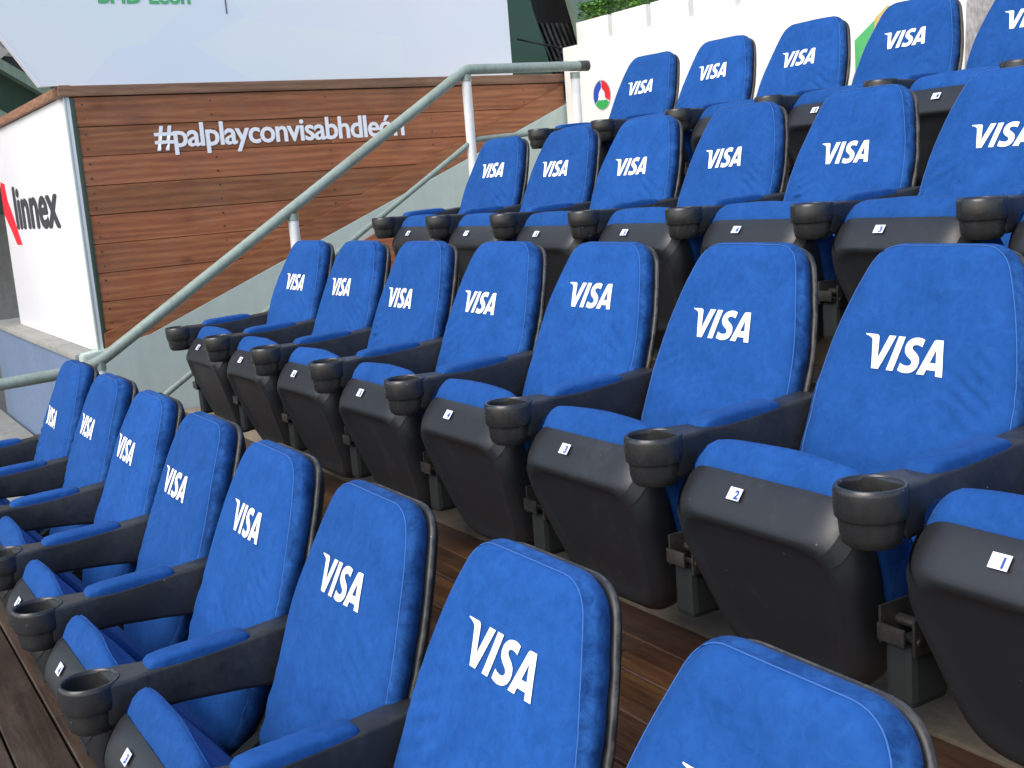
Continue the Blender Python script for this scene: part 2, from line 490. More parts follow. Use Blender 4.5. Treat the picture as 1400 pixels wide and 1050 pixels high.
# tip-up seat: frame with s down the shell, n out of its underside
TILT = math.radians(19)
ST = Vector((0, math.sin(TILT), -math.cos(TILT)))
SN = Vector((0, -math.cos(TILT), -math.sin(TILT)))
SO = Vector((0, -.405, .565))
def spt(x, s, n): return SO + Vector((x, 0, 0)) + ST * s + SN * n
SEAT = rounded_outline([(.160, -.410, .07), (.198, -.30, .06), (.240, -.075, .07), (.205, .0, .05)], 88)   # (x, -s)
def sinset(d):
    """seat outline shrunk by about d without crossing itself at the corners"""
    c = Vector((0, -.20))
    return [Vector((c.x + (q.x - c.x) * (1 - d / .235), c.y + (q.y - c.y) * (1 - d / .205))) for q in SEAT]
def make_seat_shell():
    bm = bmesh.new(); rings = []
    n = len(SEAT); C0 = Vector((0, -.19))
    for d, top, w in [(.012, .012, -.004), (0, 0, 0), (0, .004, .014), (.001, .018, .036), (.005, .032, .054), (.013, .044, .067), (.024, .054, .0755), (.034, .061, .0785), (.044, .069, .0775), (.054, .078, .0725), (.066, .088, .069), (.09, .108, .068)]:
        o = sinset(d); r = []
        for i in range(n):
            q = o[i]
            f = max(0, min(1, (SEAT[i].y + .25) / .24))
            f = f * f * (3 - 2 * f)
            r.append(spt(q.x, -q.y + (top - d) * f, w))
        rings.append(r)
    base = rings[-1]; cen = spt(0, .21, .067)
    for s in (.66, .33, .02):
        rings.append([cen + (p - cen) * s for p in base])
    loft(bm, rings)
    return bm
def make_seat_cushion(seed):
    bm = bmesh.new(); rings = []; n = len(SEAT)
    def rearn(x, s):
        b = -.050 - .32 * max(0, s + .02)
        b -= .008 * (1 - (x / .24) ** 2) - .012 * max(0, (s - .25)) * 0
        return b + .004 * noise.noise(Vector((x * 8, s * 8, seed)))
    def cr(i, a): return a * noise.noise(Vector((i * .6, seed * 3.7, 2.2)))
    steps = [(.004, 0, .001), (-.002, .1, -.006), (-.002, .45, -.0), (-.001, .75, 0), (.002, .93, 0), (.007, 1.0, 0), (.0095, 1.0, .004), (.012, 1.01, 0), (.022, 1.04, 0)]
    for d, f, dn in steps:
        o = sinset(d); r = []
        for i in range(n):
            x = o[i].x; s = -o[i].y
            t_ = max(0, min(1, (.10 - s) / .10))
            lift = .040 * t_ * t_ * min(f, 1) ** .8 * (1 - .22 * (x / .243) ** 2)
            nn = rearn(x, s) * f + dn + .012 * (x / .24) ** 2 * min(1, f)
            r.append(spt(x * (1 + cr(i, .012)), s - lift, nn + cr(i, .004) * (f < 1)))
        rings.append(r)
    base = rings[-1]
    cen = Vector((0, 0))
    for k in range(1, 8):
        sc = 1 - k / 8
        r = []
        for p in base:
            q = spt(0, .17, 0) + (p - spt(0, .17, 0)) * sc
            x = q.x; rel = q - SO; s = rel.dot(ST)
            r.append(spt(x, s, rearn(x, s) - .004))
        rings.append(r)
    loft(bm, rings)
    fl = list(bm.faces)
    for k, f in enumerate(fl):
        f.material_index = 1 if n < k < n * 5 and abs(f.calc_center_median().x) > .19 else 0
    return bm
def make_piping(seed):
    bm = bmesh.new(); n = len(SEAT); o = sinset(.007); pts = []
    for i in range(n):
        x = o[i].x; s = -o[i].y
        if s > .20: continue
        t_ = max(0, min(1, (.10 - s) / .10))
        lift = .040 * t_ * t_ * (1 - .22 * (x / .243) ** 2)
        nn = (-.050 - .32 * max(0, s + .02)) - .008 * (1 - (x / .24) ** 2) + .004 * noise.noise(Vector((x * 8, s * 8, seed + 1.5))) + .012 * (x / .24) ** 2
        pts.append((i, spt(x, s - lift - .001, nn + .001)))
    k = max(range(len(pts)), key=lambda q: pts[(q + 1) % len(pts)][0] - pts[q][0] if q < len(pts) - 1 else 0)
    pp = [q[1] for q in pts]
    if pts[k + 1][0] - pts[k][0] > 1: pp = pp[k + 1:] + pp[:k + 1]
    tube(bm, pp, .0023, 6)
    return bm
def make_stitch(seed):
    bm = bmesh.new(); o = inset(BACK, .0075); n = len(o)
    i0 = min(range(n), key=lambda i: abs(o[i].x) + (o[i].y + .5) * 5)
    pts = [bpt(q.x, q.y, back_w(q.x, q.y, seed) - .0147) for q in (o[(i0 + k) % n] for k in range(n)) if q.y > -.40]
    tube(bm, pts, .0010, 5)
    return bm
def make_tag(num):
    # on the rim of the shell
    bm = bmesh.new()
    o = spt(0, .0, .006); a = Vector((1, 0, 0)); b = (spt(0, .020, .038) - spt(0, .004, .014)).normalized()
    nrm = a.cross(b) if a.cross(b).y < 0 else -a.cross(b)
    c = spt(-.045, .0195, .0385) + nrm * .0042
    def Q(x, y, h=0): return c + a * x - b * y + nrm * h
    w, hgt = .0165, .0125
    lo = [bm.verts.new(Q(x, y, 0)) for x, y in ((-w, -hgt), (w, -hgt), (w, hgt), (-w, hgt))]
    hi = [bm.verts.new(Q(x, y, .0012)) for x, y in ((-w, -hgt), (w, -hgt), (w, hgt), (-w, hgt))]
    bm.faces.new(lo[::-1]); bm.faces.new(hi)
    for i in range(4): bm.faces.new((lo[i], lo[(i + 1) % 4], hi[(i + 1) % 4], hi[i]))
    tb = text_bm(num, .024, .0009, resolution=2)
    tm = {}
    for f in tb.faces:
        vv = []
        for v_ in f.verts:
            if v_.index not in tm or True:
                key = (round(v_.co.x, 6), round(v_.co.z, 6))
                if key not in tm: tm[key] = bm.verts.new(Q(.007 + v_.co.x, v_.co.z - .0095, .002))
                vv.append(tm[key])
        try: nf = bm.faces.new(vv); nf.material_index = 1
        except ValueError: pass
    tb.free()
    return bm

# armrest, cup holder, pad (at x = 0, moved to the seat's left)
CUP = Vector((0, -.440, .611))
def make_arm():
    bm = bmesh.new(); rings = []
    secs = [(.050, .018, .600, .540), (.036, .027, .622, .512), (-.01, .034, .632, .500), (-.06, .0325, .628, .500), (-.15, .0315, .621, .512), (-.26, .0315, .614, .522),
            (-.31, .034, .6125, .524), (-.340, .040, .6125, .524), (-.365, .048, .6125, .524), (-.388, .054, .6125, .523)]
    for k, (y, hw, zt, zb) in enumerate(secs):
        r = .009; ring = []
        for cx, cz, a0 in ((hw - r, zt - r, 0), (-hw + r, zt - r, 90), (-hw + r * 1.4, zb + r * 1.4, 180), (hw - r * 1.4, zb + r * 1.4, 270)):
            rr = r if a0 < 180 else r * 1.4
            for q in (0, 30, 60, 90):
                a = math.radians(a0 + q)
                x = cx + rr * math.cos(a); z = cz + rr * math.sin(a)
                yy = y
                if k == len(secs) - 1:
                    rad = .0575
                    yy = CUP.y + math.sqrt(max(rad * rad - x * x, 0)) - .0015
                ring.append(Vector((x, yy, z)))
        rings.append(ring)
    loft(bm, rings)
    # hinge boss where the arm meets the backrest
    box(bm, -.026, .026, -.04, .06, .42, .515, .010)
    return bm
def make_cup():
    bm = bmesh.new(); n = 40
    prof = [(.0, .005), (.046, .005), (.0475, -.004), (.0495, .0), (.053, .004), (.057, .004), (.0595, .0), (.0605, -.006),
            (.0600, -.030), (.0590, -.046), (.0575, -.049), (.0545, -.050), (.0540, -.054), (.0535, -.060), (.0525, -.078), (.049, -.090), (.042, -.096), (.0, -.097)]
    prof = [(.0, -.080), (.040, -.080), (.0445, -.070), (.0495, -.004), (.0505, .001), (.053, .004), (.057, .004), (.0595, .001), (.0607, -.005),
            (.0606, -.030), (.0595, -.046), (.0578, -.049), (.0545, -.050), (.0538, -.053), (.0533, -.060), (.052, -.078), (.0485, -.090), (.042, -.0965), (.0, -.0975)]
    rings = []
    for r, z in prof:
        r = max(r, .0004)
        rings.append([CUP + Vector((r * math.cos(2 * PI * i / n), r * math.sin(2 * PI * i / n), z)) for i in range(n)])
    loft(bm, rings)
    for f in bm.faces:
        c = f.calc_center_median() - CUP
        if math.hypot(c.x, c.y) < .049 and c.z > -.085 and c.z < -.005: f.material_index = 1
    return bm
def make_pad():
    bm = bmesh.new(); rings = []
    secs = [(-.112, .022, .001), (-.115, .0275, .012), (-.125, .0295, .018), (-.15, .0303, .021), (-.21, .0305, .022), (-.29, .0303, .0215), (-.318, .0295, .018), (-.327, .026, .011), (-.331, .020, .001)]
    for y, hw, h in secs:
        zt = .622 + (y + .10) * .035; ring = []
        m = 14
        for i in range(m + 1):
            a = PI * i / m
            x = hw * math.copysign(abs(math.cos(a)) ** .38, math.cos(a)); z = h * abs(math.sin(a)) ** .5
            ring.append(Vector((x, y, zt - .006 + z + .001)))
        ring.append(Vector((-hw, y, zt - .012))); ring.append(Vector((hw, y, zt - .012)))
        rings.append(ring)
    loft(bm, rings)
    return bm
def make_stand():
    """plate under the armrest, hinge housing and the bracket back to the riser"""
    bm = bmesh.new()
    prism(bm, [(-.02, .53), (.05, .53), (.07, .30), (.13, .28), (.13, .20), (-.02, .20), (-.25, .22), (-.33, .24), (-.33, .32), (-.20, .34), (-.06, .42)], 'x', -.018, .018)
    box(bm, -.029, .029, -.385, -.29, .212, .325, .014)
    box(bm, -.03, .03, .115, .147, .14, .34, .004)
    return bm
def make_bracket():
    bm = bmesh.new()
    box(bm, -.036, -.030, -.39, -.30, .318, .385, .002)
    box(bm, .030, .036, -.385, -.32, .310, .375, .002)
    tube(bm, [(-.05, -.345, .352), (.05, -.345, .352)], .010, 10)
    tube(bm, [(-.040, -.375, .335), (.040, -.375, .335)], .006, 8)
    box(bm, -.028, .028, -.403, -.397, .33, .36, .001)
    return bm

meshes = {}
def part(name, key, builder, mats, parent, **kw):
    if key not in meshes:
        o = mk(name, builder(), mats, parent, **kw); meshes[key] = o.data
        return o
    return link(D.objects.new(name, meshes[key]), parent)

LOCAL = {}
def add_chair(loc, num, seed, logo, label, group, extra_arm=False, numtag=True):
    """logo: (u, v) shift of the print on this cover"""
    root = empty('tip_up_seat', loc)
    tag(root, label, 'stadium seat', group)
    k = seed % 7
    bc = part('backrest_cushion', ('bc', k), lambda: make_back_cushion(k), [M_FAB, M_FAB2], root, angle=60)
    part('seam_thread', ('st', k), lambda: make_stitch(k), M_THREAD, bc, angle=60)
    if logo is not None:
        lg = mk('logo_print', logo_on(logo[0], logo[1], k, logo[2] if len(logo) > 2 else 0), M_WHITE, bc, smooth=False)
    part('backrest_shell', 'bs', make_back_shell, [M_SHELL, M_RIM], root, angle=50)
    ss = part('seat_shell', 'ss', make_seat_shell, M_SHELL, root, angle=70)
    part('number_tag', ('tag', num), lambda: make_tag(num), [M_TAG, M_TAGBLUE, M_TAGBLUE], ss, smooth=False)
    scu = part('seat_cushion', ('sc', k), lambda: make_seat_cushion(k + 1.5), [M_FAB3, M_FAB2], root, angle=60)
    part('piping', ('pip', k), lambda: make_piping(k), M_FAB2, scu, angle=60)
    for dx in ([-.5 * P] + ([.5 * P] if extra_arm else [])):
        a = part('armrest', 'arm', make_arm, M_PLA, root, angle=50); a.location.x = dx
        part('cup_holder', 'cup', make_cup, [M_CUP, M_BLACK], a, angle=35)
        part('arm_pad', 'pad', make_pad, M_FAB3, a, angle=60)
        s = part('stand', 'stand', make_stand, M_STEEL, root, smooth=False); s.location.x = dx
        part('hinge_bracket', 'bracket', make_bracket, M_BRACKET, s, angle=35)
    ra, rb = random.uniform(-.012, .012), random.uniform(-.007, .007)
    for o_ in root.children:
        if o_.name.startswith('seat_'): o_.rotation_euler.x = ra
        if o_.name.startswith('backrest'): o_.rotation_euler.x = rb
    root.rotation_euler.z = random.uniform(-.006, .006)
    return root

ROWS = {'A': ((.050, -1.049, -1.166), 8), 'B': ((0, 0, -.78), 8), 'C': ((-.020, 1.061, -.383), 7), 'D': ((-.003, 1.983, -.004), 6)}
LOGO_OFF = {
    'A': [(-.05, -.045), (-.025, -.004), (-.035, -.002), (-.03, -.011), (.005, .008), (.003, .005), (.020, .030), (0, 0)],
    'B': [(.025, -.005), (-.020, -.009), (-.030, -.029), (-.021, -.020), (.011, .030), (-.004, -.020), (-.014, -.044), (0, 0)],
    'C': [(.030, .015), (.002, -.004), (.005, -.022), (-.016, -.020), (.004, -.036), (.016, -.022), (0, 0)],
    'D': [(.008, .0), (.006, .015), (-.003, .007), (.004, .012), (0, .01), (0, 0)]}
ORD = ['first', 'second', 'third', 'fourth', 'fifth', 'sixth', 'seventh', 'eighth']
ROWTXT = {'A': 'front row, nearest the camera', 'B': 'second row up', 'C': 'third row up', 'D': 'top row against the white wall'}
GROUP = 'blue covered tip-up seats in four stepped rows'
for rname in 'ABCD':
    (x0, y0, z0), n = ROWS[rname]
    for i in range(n):
        end = 'leftmost' if i == 0 else ('rightmost' if i == n - 1 else ORD[i] + ' from the left')
        lo = LOGO_OFF[rname][i]
        txt = 'blue velvet tip-up seat, %s in the %s' % (end, ROWTXT[rname])
        add_chair((x0 + P * i, y0, z0), str(8 - i if i < 8 else 1), (ord(rname) * 3 + i * 5 + i // 2) % 7, (lo[0], lo[1], random.uniform(-.02, .02)), txt, GROUP)

# ------------------------------------------------------------------ terraces
ZA, ZB, ZC, ZD = -1.166, -.78, -.383, -.004
X0, X1 = -1.70, 6.4
def deck(name, y0, y1, z, w, m, x0=X0, x1=X1, gap=.007):
    """a structure of separate planks over a dark bearer"""
    bm = bmesh.new(); box(bm, x0, x1, y0 + .004, y1 - .004, z - .12, z - .035)
    root = struct(mk(name, bm, M_BLACK, smooth=False))
    n = round((y1 - y0) / w); w = (y1 - y0) / n
    for j in range(n):
        xs = [x0]; x = x0 + random.uniform(.8, 3)
        while x < x1 - .6: xs.append(x); x += random.uniform(2.2, 3.4)
        xs.append(x1)
        for a, b in zip(xs, xs[1:]):
            bm = bmesh.new(); dz = random.uniform(-.002, .001)
            box(bm, -(b - a) / 2 + .0015, (b - a) / 2 - .0015, -w / 2 + gap / 2, w / 2 - gap / 2, -.03, 0, .003, segs=1)
            o = mk('plank', bm, m, root, angle=30)
            o.location = ((a + b) / 2, y0 + w * (j + .5), z + dz)
    return root
deck('front_deck', -2.74, -1.09, ZA, .15, M_DECK)
deck('second_row_deck', -.90, -.09, ZB, .145, M_DECKR)
deck('third_row_deck', .15, .99, ZC, .15, M_DECKR, x0=-.42)
deck('top_row_deck', 1.22, 2.68, ZD, .145, M_DECKR, x0=-.42)
def slab(name, x0, x1, y0, y1, z0, z1, m, bev=.006):
    bm = bmesh.new(); box(bm, x0, x1, y0, y1, z0, z1, bev, segs=2)
    return struct(mk(name, bm, m, angle=40))
slab('concrete_step', X0, X1, -1.088, -.902, -1.6, ZA + .004, M_CONC)
slab('concrete_step', X0, X1, -.088, .148, -1.6, ZB + .004, M_CONC)
slab('concrete_step', -.42, X1, .992, 1.228, -1.2, ZC + .004, M_CONC)
# risers (under the front edge of each deck)
slab('concrete_riser', X0, X1, -.900, -.885, -1.60, ZB - .036, M_CONC)
slab('concrete_riser', -.42, X1, .150, .165, -1.2, ZC - .036, M_CONC)
slab('concrete_riser', -.42, X1, 1.230, 1.245, -1.0, ZD - .036, M_CONC)
# aisle steps at the left end of the rows
for k, (ya, z_) in enumerate([(.30, -.60), (.62, -.42), (.98, -.24), (1.34, -.05)]):
    bm = bmesh.new(); box(bm, -1.69, -.43, ya, ya + .34 if k < 3 else 2.69, -1.2, z_, .008)
    struct(mk('aisle_step', bm, M_CONCGREY, angle=40))
# foundation under everything
bm = bmesh.new(); box(bm, -60, 60, -60, 60, -2.1, -2.0); struct(mk('ground', bm, M_GROUND, smooth=False))
slab('lower_landing', -5.5, X0 - .004, -3.4, -.60, -1.9, -1.30, M_CONCGREY)
slab('lower_step', -5.5, X0 - .004, -1.35, -.602, -1.298, -1.12, M_CONCGREY)

# ------------------------------------------------------------------ parapet + timber wall at the left
XW = -1.75
def zpar(y): return .008 + .402 * (y - .659)      # sloping top of the parapet
bm = bmesh.new()
prism(bm, [(-.58, -1.9), (2.80, -1.9), (2.80, zpar(2.80)), (-.20, zpar(-.20)), (-.58, -.40)], 'x', XW - .10, XW + .03)
bmesh.ops.bevel(bm, geom=[e for e in bm.edges], offset=.008, segments=2, affect='EDGES')
pw_ = mk('parapet_wall', bm, M_PARAPET, angle=40)
bm = bmesh.new(); prism(bm, [(.93, -.30), (1.42, -.30), (1.42, .19), (.93, -.02)], 'x', XW + .034, XW + .05)
mk('kick_board', bm, M_WOODW, pw_, smooth=False)
tag(pw_, 'low pale grey-green wall with sloping top below the timber cladding', 'wall')

tw = empty('timber_wall', (XW, 0, 0))
tag(tw, 'red-brown horizontal timber plank wall with white hashtag lettering', 'wall')
Y0, Y1, ZT = -.455, 2.72, 1.03
bm = bmesh.new(); box(bm, -.14, -.06, Y0 + .01, Y1, -.6, ZT - .05); mk('backing', bm, M_BLACK, tw, smooth=False)
z = .975; PW = .157; k = 0
while z > -.5:
    ys = [Y0]
    if k % 3 == 1: ys.append(random.uniform(.6, 2.2))
    ys.append(Y1)
    for a, b in zip(ys, ys[1:]):
        bm = bmesh.new(); box(bm, -.0585, 0 + random.uniform(-.003, .002), -(b - a) / 2 + .001, (b - a) / 2 - .001, -PW / 2 + .0014, PW / 2 - .0014, .002, segs=1)
        o = mk('plank', bm, M_WOODW, tw, angle=30); o.location = (0, (a + b) / 2, z - PW / 2)
    z -= PW; k += 1
bm = bmesh.new()
zz = .975
while zz > -.45:
    for yy in (-.40, .30, 1.0, 1.7, 2.4):
        for dz in (.04, .117):
            box(bm, .0005, .0022, yy - .004 + random.uniform(-.004, .004), yy + .004, zz - dz - .004, zz - dz + .004)
    zz -= PW
o = mk('screw_heads', bm, M_BRACKET, tw, smooth=False); o['kind'] = 'stuff'
# slanting board following the parapet
bm = bmesh.new()
prism(bm, [(-.45, zpar(-.45) - .05), (2.71, zpar(2.71) - .05), (2.71, zpar(2.71) + .125), (-.45, zpar(-.45) + .14)], 'x', .0035, .016)
mk('slanting_board', bm, M_WOODW, tw, smooth=False)
# cap board along the top
bm = bmesh.new(); box(bm, -.14, .014, Y0 - .06, Y1, .978, 1.034, .004); mk('cap_board', bm, M_WOODT, tw, angle=30)
# corner stile
bm = bmesh.new(); box(bm, -.05, .004, Y0 - .004, Y0 + .016, -.40, .970, .003); mk('corner_strip', bm, M_GREEN, tw, angle=30)

# lettering on the timber
hb = text_bm('#palplayconvisabhdleón', .2, .002, align='LEFT', spacing=.93, resolution=3)
xs = [v_.co.x for v_ in hb.verts]; zs = [v_.co.z for v_ in hb.verts]
ylen = 1.54
sx = ylen / (max(xs) - min(xs))
hb = embolden(hb, .0028, -.0001)
for v_ in hb.verts:
    v_.co = Vector((v_.co.y, (v_.co.x - min(xs)) * sx, v_.co.z * sx * 1.04))
lt = mk('hashtag_lettering', hb, M_WHITE, tw, smooth=False); lt.location = (.005, -.038, .690)

# ------------------------------------------------------------------ big white board above
bb = empty('advertising_board', (XW, 0, 1.036))
tag(bb, 'large bluish white board with green lettering above the timber wall', 'board')
m_face = mat('board_face_print', (.66, .74, .78), .32)
t = NT(m_face)
tc = t.n('ShaderNodeTexCoord'); mp = t.n('ShaderNodeMapping'); mp.inputs['Scale'].default_value = (1, 1.0, 1.6)
t.l(tc.outputs['Object'], mp.inputs['Vector'])
vo = t.n('ShaderNodeTexVoronoi'); vo.inputs['Scale'].default_value = 1.15; t.l(mp.outputs[0], vo.inputs['Vector'])
sp = t.n('ShaderNodeSeparateXYZ'); t.l(tc.outputs['Object'], sp.inputs[0])
sc_ = t.n('ShaderNodeSeparateColor'); t.l(vo.outputs['Color'], sc_.inputs[0])
fac = t.ramp(sc_.outputs[0], [(0, (.70, .80, .84)), (.35, (.78, .82, .80)), (.7, (.68, .75, .84)), (1, (.84, .80, .85))])
soft = t.ramp(t.noise(mp.outputs[0], .8, 2), [(.35, (.64, .75, .80)), (.65, (.74, .75, .79))])
t.l(t.mix(.45, soft, fac), t.b.inputs['Base Color'])
bm = bmesh.new()
prism(bm, [(-.590, .0), (2.332, .0), (2.325, 2.2), (-1.96, 2.2)], 'x', -.055, -.004)
mk('board_panel', bm, m_face, bb, smooth=False)
bm = bmesh.new()
prism(bm, [(-.603, -.002), (-.591, .0), (-1.961, 2.2), (-1.973, 2.2)], 'x', -.057, -.001)
mk('board_edge', bm, M_BOARD, bb, smooth=False)
M_LGREEN = mat('green_lettering', (.08, .42, .16), .5)
gb = text_bm('BHD León', .17, .004, align='LEFT', spacing=.95, resolution=3)
xs = [v_.co.x for v_ in gb.verts]
sx = .50 / (max(xs) - min(xs))
for v_ in gb.verts: v_.co = Vector((0, (v_.co.x - min(xs)) * sx, v_.co.z * sx * 1.05))
o = mk('brand_lettering', gb, M_LGREEN, bb, smooth=False); o.location = (-.0015, -.245, 1.463 - 1.036)
bm = bmesh.new(); box(bm, -.003, -.0012, .452, .460, .375, .75); mk('divider_line', bm, mat('thin_grey_line', (.12, .14, .18), .5), bb, smooth=False)

# ------------------------------------------------------------------ white box front with sponsor print, on a blue-grey base
wb = empty('sponsor_panel', (XW, -.46, -.40))
tag(wb, 'bright white sponsor panel with red and dark grey lettering beside the timber wall', 'sign')
bm = bmesh.new(); box(bm, -2.57, -.005, -.02, .0, 0, 1.385, .003); mk('panel_board', bm, M_BOARD, wb, angle=30)
bm = bmesh.new(); box(bm, -.022, .0, -.032, -.0205, .0, 1.385, .002); mk('corner_trim', bm, M_PARAPET, wb, angle=30)
bm = bmesh.new(); box(bm, -3.6, .012, -.05, .008, 1.388, 1.438, .003); mk('cap_board', bm, M_WOODT, wb, angle=30)
M_RED = mat('red_print', (.72, .012, .03), .5); M_GREY = mat('dark_grey_print', (.045, .045, .05), .5)
# red X stroke
bm = bmesh.new()
prism(bm, [(-2.52, 1.03), (-2.37, 1.01), (-2.34, .90), (-2.18, .77), (-1.99, .584), (-2.19, .584), (-2.34, .68), (-2.56, .80), (-2.56, .97)], 'y', -.0225, -.0205)
o = mk('red_letter', bm, M_RED, wb, smooth=False)
ib = embolden(text_bm('linnex', .3, .003, align='LEFT', spacing=1.0, resolution=3), .0095, .0002)
xs = [v_.co.x for v_ in ib.verts]
sx = 1.52 / (max(xs) - min(xs))
for v_ in ib.verts: v_.co = Vector(((v_.co.x - min(xs)) * sx, v_.co.y, v_.co.z * 1.32))
o = mk('sponsor_lettering', ib, M_GREY, wb, smooth=False); o.location = (-2.10, -.0225, .700)

bm = bmesh.new(); box(bm, XW - 3.2, XW - .102, -.58, -.20, -1.9, -.44, .01)
base = mk('painted_base_wall', bm, M_BLUEGREY, angle=40)
tag(base, 'blue-grey painted base wall under the white sponsor panel', 'wall')
bm = bmesh.new(); box(bm, XW - 3.22, XW - .102, -.60, -.19, -.438, -.402, .008); mk('ledge', bm, M_CONCGREY, base, angle=40)

# ------------------------------------------------------------------ handrail
XR = -.75
hr = empty('handrail', (XR, 0, 0))
tag(hr, 'grey-green tubular handrail on white posts climbing the aisle beside the timber wall', 'handrail')
a, b, c, d = (0, -2.4, -.41), (0, -.74, -.352), (0, 1.405, .968), (0, 2.185, .975)
bm = bmesh.new(); tube(bm, [a] + bend(a, b, c, .10) + bend(b, c, d, .035) + [d], .0275, 20)
mk('top_rail', bm, M_RAIL, hr, angle=40)
bm = bmesh.new()
for r_, y_ in ((.037, 2.216), (.038, 2.226), (.034, 2.238), (.015, 2.244)): pass
tube(bm, [(0, 2.150, .9748), (0, 2.204, .975), (0, 2.212, .975)], .0300, 20); mk('end_cap', bm, M_RIM, hr, angle=40)
bm = bmesh.new(); e0, e1, e2 = (0, -.72, -.715), (0, 1.42, .595), (0, 2.11, .625)
tube(bm, [e0] + bend(e0, e1, e2, .05) + [e2], .015, 14); mk('lower_rail', bm, M_RAIL, hr, angle=40)
for y_, zt, zb in ((1.40, .94, -.05), (2.12, .94, -.02), (.33, .28, -.6), (-.70, -.33, -1.15), (-1.9, -.37, -1.15)):
    bm = bmesh.new(); tube(bm, [(0, y_, zb), (0, y_, zt)], .026, 18)
    mk('post', bm, M_POST, hr, angle=40)
    bm = bmesh.new(); tube(bm, [(0, y_, zt - .035), (0, y_, zt + .0)], .0285, 18)
    mk('weld_collar', bm, M_RAIL, hr, angle=40)

# ------------------------------------------------------------------ back wall, planters
YW = 2.70
bm = bmesh.new(); box(bm, -1.70, 9, YW, YW + .16, -1.0, 1.195, .006)
bw = mk('white_wall', bm, M_WALLW, angle=40)
tag(bw, 'white rear wall behind the top row of seats', 'wall')
def leaf_mesh(L, Wd, H, n, seed):
    rr = random.Random(seed); bm = bmesh.new()
    for _ in range(n):
        x = rr.uniform(-L / 2, L / 2); y = rr.uniform(-Wd / 2, Wd / 2)
        hmax = H * (.75 + .25 * noise.noise(Vector((x * 6, y * 6, seed))))
        z_ = hmax * rr.random() ** .6
        a_ = rr.uniform(0, 2 * PI); tl = rr.uniform(-.9, .9); s = rr.uniform(.010, .020)
        d1 = Vector((math.cos(a_), math.sin(a_), tl)).normalized() * s
        d2 = Vector((-math.sin(a_), math.cos(a_), rr.uniform(-.5, .5))).normalized() * s * .45
        c = Vector((x, y, z_))
        q = [bm.verts.new(c + w_) for w_ in (-d1, -d2, d1, d2)]
        bm.faces.new(q).material_index = 0 if rr.random() < .6 else 1
    return bm
M_LEAF1 = mat('leaf_green', (.14, .30, .05), .55); M_LEAF2 = mat('leaf_dark_green', (.07, .18, .03), .55)
M_PLANT = painted('white_planter', (.74, .75, .70), (.6, .6, .55), .5, 4, .3)
M_SOIL = mat('dark_soil', (.02, .016, .01), .95)
pot_me = bush_me = soil_me = None
for k in range(9):
    x_ = -1.385 + .386 * k
    where = 'at the left end of the white wall' if k == 0 else ['', 'second', 'third', 'fourth', 'fifth', 'sixth', 'seventh', 'eighth', 'ninth'][k] + ' from the left on the white wall'
    root = tag(empty('planter', (x_, YW + .10, 1.197)), 'white planter box of green leaves, %s' % where, 'planter', 'planters on top of the white wall')
    if pot_me is None:
        bm = bmesh.new(); box(bm, -.172, .172, -.08, .08, 0, .138, .006); pot = mk('box', bm, M_PLANT, root, angle=40); pot_me = pot.data
        bm = leaf_mesh(.33, .15, .16, 1500, 5); bu = mk('foliage', bm, [M_LEAF1, M_LEAF2], root, smooth=False); bush_me = bu.data; bu.location.z = .13
        bm = bmesh.new(); box(bm, .172, .216, -.065, .06, 0, .125, .002); sp_ = mk('spacer', bm, M_GREYSTRIP, root, angle=40); soil_me = sp_.data
    else:
        link(D.objects.new('box', pot_me), root)
        bu = link(D.objects.new('foliage', bush_me), root); bu.location.z = .13; bu.scale = (random.choice((-1, 1)), 1, random.uniform(.9, 1.15))
        link(D.objects.new('spacer', soil_me), root)
    bu['kind'] = 'stuff'

# round emblem on the wall
em = empty('round_emblem', (-1.290, YW - .002, .851))
tag(em, 'small round blue, red and green emblem on the white wall beside the rail end', 'emblem')
def sector(a0, a1, r0, r1, n=12):
    bm = bmesh.new()
    A = [bm.verts.new((r0 * math.cos(a0 + (a1 - a0) * i / n), -.002, r0 * math.sin(a0 + (a1 - a0) * i / n))) for i in range(n + 1)]
    B = [bm.verts.new((r1 * math.cos(a0 + (a1 - a0) * i / n), -.002, r1 * math.sin(a0 + (a1 - a0) * i / n))) for i in range(n + 1)]
    for i in range(n): bm.faces.new((A[i], B[i], B[i + 1], A[i + 1]))
    return bm
R_ = math.radians
for nm, c_, a0, a1 in (('blue_sector', (.02, .07, .42), 95, 212), ('red_sector', (.62, .02, .03), -28, 88), ('green_sector', (.03, .36, .08), 218, 326)):
    mk(nm, sector(R_(a0), R_(a1), .034, .088), mat(nm + '_paint', c_, .4), em, smooth=False)
mk('pale_ring', sector(0, 2 * PI, .0005, .034, 28), mat('emblem_pale', (.55, .62, .74), .4), em, smooth=False)
mk('disc_rim', sector(0, 2 * PI, .089, .094, 40), mat('emblem_rim', (.35, .38, .42), .4), em, smooth=False)
bm = bmesh.new(); q = [bm.verts.new(p_) for p_ in ((-.042, -.0045, -.03), (.045, -.0045, -.034), (.004, -.0045, .05))]; bm.faces.new(q)
mk('white_triangle', bm, M_WHITE, em, smooth=False)

